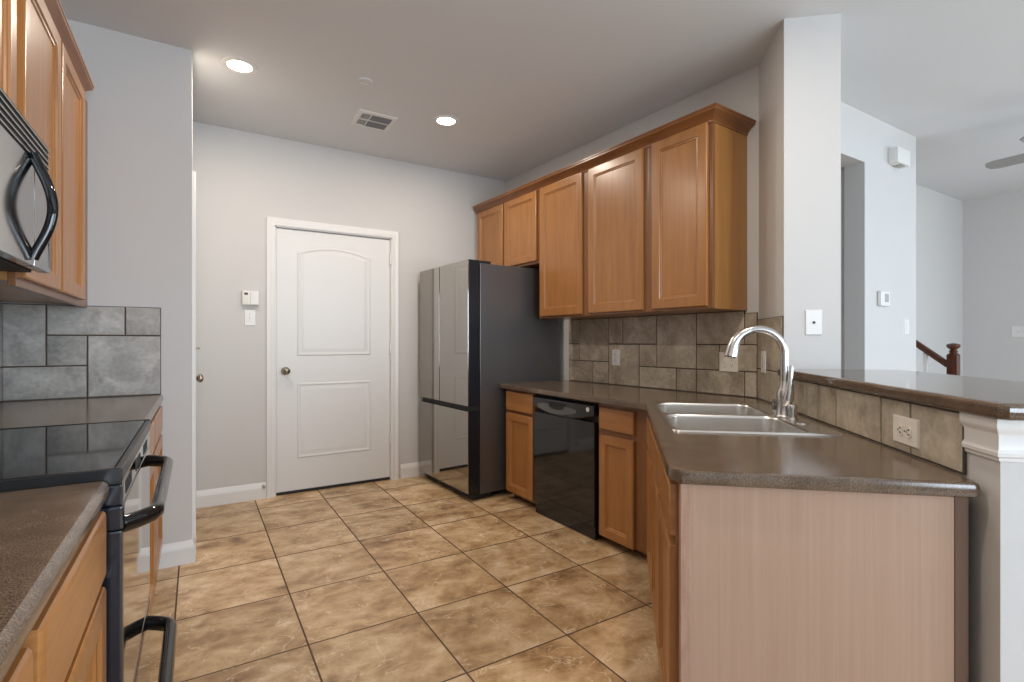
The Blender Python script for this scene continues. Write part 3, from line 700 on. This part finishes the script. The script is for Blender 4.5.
fa, fb = .79, .118; zb = ZR+.0045
m = MB(PF); m.lathe([(.036, 0), (.036, .006), (.031, .012), (.028, .03), (.026, .055), (.029, .07), (.030, .095), (.025, .116), (.0180, .13), (.0165, .15)], (fa, fb, zb), (0, 0, 1), 28); m.build('base', M['chrome'], t)
m = MB(PF); pts = [(fa, fb, zb+.13), (fa, fb, zb+.18), (fa, fb, zb+.22)]
rad_ = .103; zc = zb+.262
pts = [(fa, fb, zb+.12+i*.0355) for i in range(5)]
NA = 30
for i in range(1, NA+1):
    an = PI*(1-i/NA*.95); pts.append((fa, fb+rad_+rad_*math.cos(an), zc+rad_*math.sin(an)))
cut = 24
m = MB(PF); m.tube(pts[:cut+1], [.0165]*cut+[.0172], 18); sp_ = m.build('spout', M['chrome'], t)
d = (Vector(pts[-1])-Vector(pts[-2])).normalized(); pts += [Vector(pts[-1])+d*.012, Vector(pts[-1])+d*.026]
hp = pts[cut:]; nh = len(hp)
m = MB(PF); m.tube(hp, [.0178+.0085*(i/(nh-1))**1.2 for i in range(nh)], 20); hd = m.build('spray_head', M['chrome'], t)
end = Vector(pts[-1]); d = (Vector(pts[-1])-Vector(pts[-2])).normalized()
m = MB(PF); m.tube([end-d*.002, end+d*.006], [.0235, .021], 18); m.build('nozzle', M['dark_chrome'], hd)
m = MB(PF); m.tube([(fa+.012, fb-.002, zb+.060), (fa+.030, fb-.006, zb+.078), (fa+.033, fb-.010, zb+.11), (fa+.028, fb-.014, zb+.155), (fa+.022, fb-.018, zb+.20), (fa+.020, fb-.019, zb+.215)], [.020, .021, .017, .011, .009, .007], 14); m.build('lever_handle', M['chrome'], t)
t = thing('soap_dispenser', 'small dark-capped dispenser on the sink deck left of the faucet', 'dispenser', PF((.715, .128, ZR)))
m = MB(PF); m.lathe([(.019, 0), (.019, .005), (.013, .009), (.012, .022)], (.715, .128, zb), (0, 0, 1), 18); m.build('collar', M['chrome'], t)
m = MB(PF); m.lathe([(.013, .022), (.0145, .026), (.0145, .060), (.012, .066), (0, .067)], (.715, .128, zb), (0, 0, 1), 18); m.build('cap', M['dark_chrome'], t)
t = thing('air_gap', 'short chrome air gap on the sink deck right of the faucet', 'air gap', PF((.865, .112, ZR)))
m = MB(PF); m.lathe([(.022, 0), (.022, .005), (.0165, .010), (.0165, .038), (.0185, .042), (.0185, .056), (.015, .062), (0, .063)], (.865, .112, zb), (0, 0, 1), 20); m.build('cap', M['chrome'], t)
t = thing('hole_cover', 'flat chrome hole cover disc on the sink deck, far right of the faucet', 'cover', PF((.955, .105, ZR)))
m = MB(PF); m.lathe([(.024, 0), (.023, .004), (.012, .006), (0, .0065)], (.955, .105, zb), (0, 0, 1), 22); m.build('disc', M['chrome'], t)

# ------------------------------------------------------------------ plates on the walls (F: x along wall, y out, z up)
def plate(name, F, x, z, w, h, label, cat, mat, kind, y0=0.0102, group=None):
    t = thing(name, label, cat, F((x, y0, z)), group)
    m = MB(F); R = lambda d, y: [(p[0], y0+y, p[1]) for p in inset(rectp(x-w/2, x+w/2, z-h/2, z+h/2), d)]
    m.loops([R(0, 0), R(.001, .003), R(.004, .0055)], True, True); m.build('face_plate', mat, t)
    s = lambda: MB(F)
    def duplex(cx):
        for dz in (-.021, .021):
            m = s(); pr = [(cx+.0165*math.cos(a), z+dz+max(-.0135, min(.0135, .0175*math.sin(a)))) for a in [2*PI*k/24 for k in range(24)]]
            m.loops([[(px, y0+.005, pz) for px, pz in pr], [(px, y0+.0075, pz) for px, pz in pr]], True, True); o = m.build('socket', mat, t)
            m = s(); m.box(cx-.0075, cx-.0050, y0+.0074, y0+.0079, z+dz-.002, z+dz+.007); m.box(cx+.0050, cx+.0075, y0+.0074, y0+.0079, z+dz-.002, z+dz+.007); m.box(cx-.002, cx+.002, y0+.0074, y0+.0079, z+dz-.010, z+dz-.006); m.build('slots', M['slot'], o)
    def toggle(cx):
        m = s(); m.box(cx-.005, cx+.005, y0+.005, y0+.0155, z-.002, z+.012, .0015); m.build('toggle', mat, t)
        m = s(); m.box(cx-.0065, cx+.0065, y0+.0045, y0+.0062, z-.0125, z+.0125, .0004, 1); m.build('switch_slot', mat, t)
    def screws(cx, zs):
        for q in zs:
            m = s(); m.lathe([(.003, 0), (.003, .0008), (0, .0012)], (cx, y0+.0052, z+q), (0, 1, 0), 10); m.build('screw', M['dark_chrome'], t)
    if kind == 'duplex': duplex(x); screws(x, (0,))
    elif kind == 'toggle': toggle(x); screws(x, (-.03, .03))
    elif kind == 'combo': toggle(x-.023); duplex(x+.023); screws(x-.023, (-.03, .03))
    elif kind == 'two': toggle(x-.023); toggle(x+.023)
    elif kind == 'rocker':
        m = s(); m.box(x-.0165, x+.0165, y0+.004, y0+.009, z-.033, z+.033, .002); m.build('rocker', mat, t)
    elif kind == 'jack':
        m = s(); m.lathe([(.006, 0), (.006, .004), (.0045, .006), (.002, .006)], (x, y0+.005, z), (0, 1, 0), 14); m.build('jack', M['slot'], t)
    return t
plate('outlet', RF, 1.467, 1.064, .074, .118, 'white duplex outlet on the taupe tile beside the refrigerator end', 'outlet', M['plate'], 'duplex')
plate('switch_outlet_plate', RF, 2.372, 1.060, .122, .118, 'double white plate with switch and outlet on taupe tile behind the faucet', 'outlet', M['almond'], 'combo')
plate('outlet', PF, .130, 1.070, .074, .118, 'white plate seen at a slant on the angled tile by the faucet', 'outlet', M['plate'], 'duplex')
plate('outlet', PF, 1.457, .927, .124, .080, 'almond duplex outlet set sideways in the tile below the bar top', 'outlet', M['almond'], 'none')
def sideways():
    t = [o for o in bpy.data.objects if o.get('label', '').startswith('almond duplex outlet set')][0]
    for dx in (-.021, .021):
        m = MB(PF); cx, cz = 1.457+dx, .927
        pr = [(cx+max(-.0135, min(.0135, .0175*math.cos(a))), cz+.0165*math.sin(a)) for a in [2*PI*k/24 for k in range(24)]]
        m.loops([[(px, .015, pz) for px, pz in pr], [(px, .0175, pz) for px, pz in pr]], True, True); o = m.build('socket', M['almond'], t)
        m = MB(PF); m.box(cx-.002, cx+.007, .0174, .0181, cz-.0080, cz-.0048); m.box(cx-.002, cx+.007, .0174, .0181, cz+.0048, cz+.0080); m.box(cx-.010, cx-.006, .0174, .0181, cz-.0025, cz+.0025); m.build('slots', M['slot'], o)
    m = MB(PF); m.lathe([(.003, 0), (.003, .0008), (0, .0012)], (1.457, .0152, .927), (0, 1, 0), 10); m.build('screw', M['dark_chrome'], t)
sideways()
# end face of the full-height wall at the bar (normal +A of the bar frame)
def EF(p): return PF((.413+p[1], -p[0], p[2]))
plate('jack_plate', EF, .131, 1.272, .076, .122, 'white cable jack plate on the wall end above the bar', 'wall plate', M['plate'], 'jack', 0)
def YF(p): return Vector((p[0], YB-p[1], p[2]))
plate('light_switch', YF, .340, 1.358, .076, .120, 'white light switch plate left of the far door, under the keypad', 'light switch', M['plate'], 'toggle', 0)
t = thing('alarm_keypad', 'boxy white alarm keypad with small dark display left of the far door', 'keypad', (.34, YB, 1.5))
m = MB(YF); m.box(.285, .398, 0, .028, 1.450, 1.557, .005); m.build('housing', M['plate'], t)
m = MB(YF); m.box(.290, .335, .026, .034, 1.456, 1.552, .003); kp = m.build('button_panel', M['almond'], t)
m = MB(YF); m.box(.300, .324, .0335, .0355, 1.525, 1.542, .001); m.build('display', M['slot'], kp)
m = MB(YF)
for i in range(4):
    for j in range(3): m.box(.296+j*.012, .305+j*.012, .0335, .036, 1.466+i*.013, 1.475+i*.013, .001, 1)
m.build('buttons', M['plate'], kp)
m = MB(YF); m.box(.340, .395, .026, .036, 1.454, 1.553, .004); m.build('flip_cover', M['plate'], t)
t = thing('door_stop', 'small grey door stop on the baseboard left of the far door', 'door stop', (.43, YB-.016, .09))
m = MB(YF); m.lathe([(.012, 0), (.012, .004), (.006, .008), (.006, .022), (.010, .026), (.010, .036), (0, .037)], (.43, .0125, .092), (0, 1, 0), 14); m.build('bumper', M['grey'], t)
# living wall devices
def AF(p): return Vector((p[0], LA-p[1], p[2]))
t = thing('door_chime', 'white boxy chime unit high on the living room wall', 'chime', (4.32, LA, 2.51))
m = MB(AF); m.box(4.215, 4.415, 0, .065, 2.452, 2.565, .008); m.build('housing', M['plate'], t)
m = MB(AF); m.box(4.29, 4.35, .02, .055, 2.443, 2.4525, .001); m.build('sounder', M['grey'], t)
t = thing('thermostat', 'small white thermostat with grey screen on the living room wall', 'thermostat', (4.12, LA, 1.485))
m = MB(AF); m.box(4.053, 4.19, 0, .028, 1.43, 1.535, .008); m.build('housing', M['plate'], t)
m = MB(AF); m.box(4.105, 4.163, .0275, .0295, 1.458, 1.516, .001); m.build('screen', M['grey'], t)
plate('light_switch', AF, 4.515, 1.290, .075, .12, 'faint white light switch near the living room wall edge', 'light switch', M['plate'], 'rocker', 0)
def XF(p): return Vector((EAST_X-p[1], p[0], p[2]))
plate('light_switch', XF, 1.735, 1.285, .165, .12, 'wide white switch plate on the far living room wall', 'light switch', M['plate'], 'two', 0)

# ------------------------------------------------------------------ stair railing
t = thing('stair_railing', 'dark mahogany newel post and handrail at the foot of the stairs', 'railing', (5.60, 1.775, 0))
nx, ny = 5.60, 1.775
m = MB(); s_ = .038
m.box(nx-s_, nx+s_, ny-s_, ny+s_, 0, .86, .004); m.lathe([(.045, .86), (.036, .872), (.046, .885), (.04, .9)], (nx, ny, 0), (0, 0, 1), 20)
m.box(nx-s_, nx+s_, ny-s_, ny+s_, .898, 1.068, .006)
m.lathe([(.046, 1.068), (.03, 1.08), (.026, 1.09), (.034, 1.096), (.026, 1.104), (.022, 1.112), (.042, 1.128), (.050, 1.142), (.044, 1.158), (.022, 1.166), (0, 1.168)], (nx, ny, 0), (0, 0, 1), 24)
m.build('newel_post', M['newel'], t)
m = MB()
ry0, ry1, rz0 = ny+.045, 2.214, .985
def rail(y): return rz0+(y-ry0)*.80
prof = [(-.03, -.028), (.03, -.028), (.034, .0), (.028, .022), (.012, .032), (-.012, .032), (-.028, .022), (-.034, 0)]
m.loops([[(nx+a, y_, rail(y_)+b_) for a, b_ in prof] for y_ in (ry0, ry1)], True, True)
m.build('handrail', M['newel'], t)
for y_ in (1.975, 2.10):
    m = MB(); m.box(nx-.014, nx+.014, y_-.014, y_+.014, 0, rail(y_)-.026, .002); m.build('baluster', M['white'], t)

# ------------------------------------------------------------------ ceiling things
def can_light(x, y, label, power):
    t = thing('recessed_light', label, 'ceiling light', (x, y, CEIL))
    m = MB(); m.lathe([(.062, -.002), (.066, -.006), (.088, -.005), (.092, 0), (.062, 0)], (x, y, CEIL), (0, 0, 1), 36, False); m.build('trim_ring', M['white'], t)
    m = MB(); m.lathe([(.064, -.0005), (.064, -.003), (.05, -.0045), (0, -.005)], (x, y, CEIL), (0, 0, 1), 32); m.build('lens', M['lamp'], t)
    l = bpy.data.lights.new('recessed_lamp', 'AREA'); l.shape = 'DISK'; l.size = .12; l.energy = power; l.color = (1.0, .88, .75)
    o = bpy.data.objects.new('recessed_lamp', l); C.objects.link(o); o.parent = t; o.location = (0, 0, -.012)
CANP = 12.5
can_light(.208, 3.27, 'lit recessed ceiling light nearer the left wall', CANP)
can_light(1.50, 3.32, 'lit recessed ceiling light nearer the refrigerator', CANP)
can_light(.208, 1.05, 'added recessed ceiling light over the left aisle, unseen outside the picture', CANP)  # unseen lamp added to light the near part of the kitchen
can_light(1.50, 1.05, 'added recessed ceiling light over the sink side, unseen outside the picture', CANP)  # second added lamp out of view, brightens the sink side
t = thing('ceiling_vent', 'rectangular white ceiling air vent with dark louvres', 'vent', (1.065, 3.59, CEIL))
vx0, vx1, vy0, vy1 = .93, 1.20, 3.455, 3.72
m = MB(); m.sweep([(vx0+.03, vy0+.03), (vx1-.03, vy0+.03), (vx1-.03, vy1-.03), (vx0+.03, vy1-.03)], [(0, 0), (0, -.010), (-.024, -.007), (-.03, -.001), (-.03, 0)], lambda x, y, h: (x, y, CEIL+h), True); m.build('frame', M['white'], t)
m = MB(); m.box(vx0+.029, vx1-.029, vy0+.029, vy1-.029, CEIL-.0012, CEIL-.0004); m.build('duct', M['matte_black'], t)
m = MB(); 
for i in range(9):
    yy = vy0+.034+i*.0225
    b = bmesh.new(); vs_ = [b.verts.new(p) for p in ((vx0+.098, yy, CEIL-.002), (vx1-.03, yy, CEIL-.002), (vx1-.03, yy+.015, CEIL-.010), (vx0+.098, yy+.015, CEIL-.010), (vx0+.098, yy+.002, CEIL-.001), (vx1-.03, yy+.002, CEIL-.001), (vx1-.03, yy+.017, CEIL-.009), (vx0+.098, yy+.017, CEIL-.009))]
    for f in ((0, 1, 2, 3), (7, 6, 5, 4), (0, 4, 5, 1), (1, 5, 6, 2), (2, 6, 7, 3), (3, 7, 4, 0)): b.faces.new([vs_[k] for k in f])
    m._add(b)
m.build('louvres', M['grille_grey'], t)
m = MB()
m.box(vx0+.090, vx0+.097, vy0+.03, vy1-.03, CEIL-.010, CEIL-.001); m.box(vx0+.03, vx1-.03, (vy0+vy1)/2-.003, (vy0+vy1)/2+.003, CEIL-.0105, CEIL-.001)
for i in range(5): m.box(vx0+.034+i*.011, vx0+.037+i*.011, vy0+.03, vy1-.03, CEIL-.008, CEIL-.001)
m.build('divider', M['white'], t)
t = thing('ceiling_sensor', 'flat round white cover plate on the ceiling between lights and vent', 'ceiling cover', (.859, 3.07, CEIL))
m = MB(); m.lathe([(.043, 0), (.042, -.004), (.036, -.007), (.030, -.0075), (.028, -.0055), (0, -.0055)], (.859, 3.07, CEIL), (0, 0, 1), 32); m.build('cover', M['ceiling'], t)

# ceiling fan, mostly outside the frame
fx, fy, fz = 4.85, .82, 2.45
t = thing('ceiling_fan', 'grey-bladed ceiling fan at the right edge, only a blade tip in view', 'ceiling fan', (fx, fy, CEIL))
m = MB(); m.lathe([(.07, 0), (.065, -.04), (.02, -.05), (.013, -.05), (.013, -.16), (.05, -.17), (.10, -.20), (.115, -.26), (.10, -.31), (.05, -.335), (0, -.34)], (fx, fy, CEIL), (0, 0, 1), 28); m.build('motor', M['plate'], t)
a_0 = math.atan2(1.36-.82, 4.886-4.85)
for k in range(5):
    an = a_0+2*PI*k/5; dx, dy = math.cos(an), math.sin(an)
    def FBL(p): 
        tilt = .22*p[1]
        return Vector((fx+dx*p[0]-dy*p[1], fy+dy*p[0]+dx*p[1], fz+p[2]+tilt))
    m = MB(FBL); m.prism([(.19, -.05), (.30, -.058), (.48, -.062), (.53, -.045), (.545, 0), (.53, .045), (.48, .062), (.30, .058), (.19, .05)], -.004, .004, 'xyz', .002, 1); bl = m.build('blade', M['fan'], t)
    m = MB(FBL); m.prism([(.09, -.018), (.17, -.014), (.23, -.035), (.26, 0), (.23, .035), (.17, .014), (.09, .018)], -.012, -.004, 'xyz'); m.build('blade_bracket', M['plate'], bl)
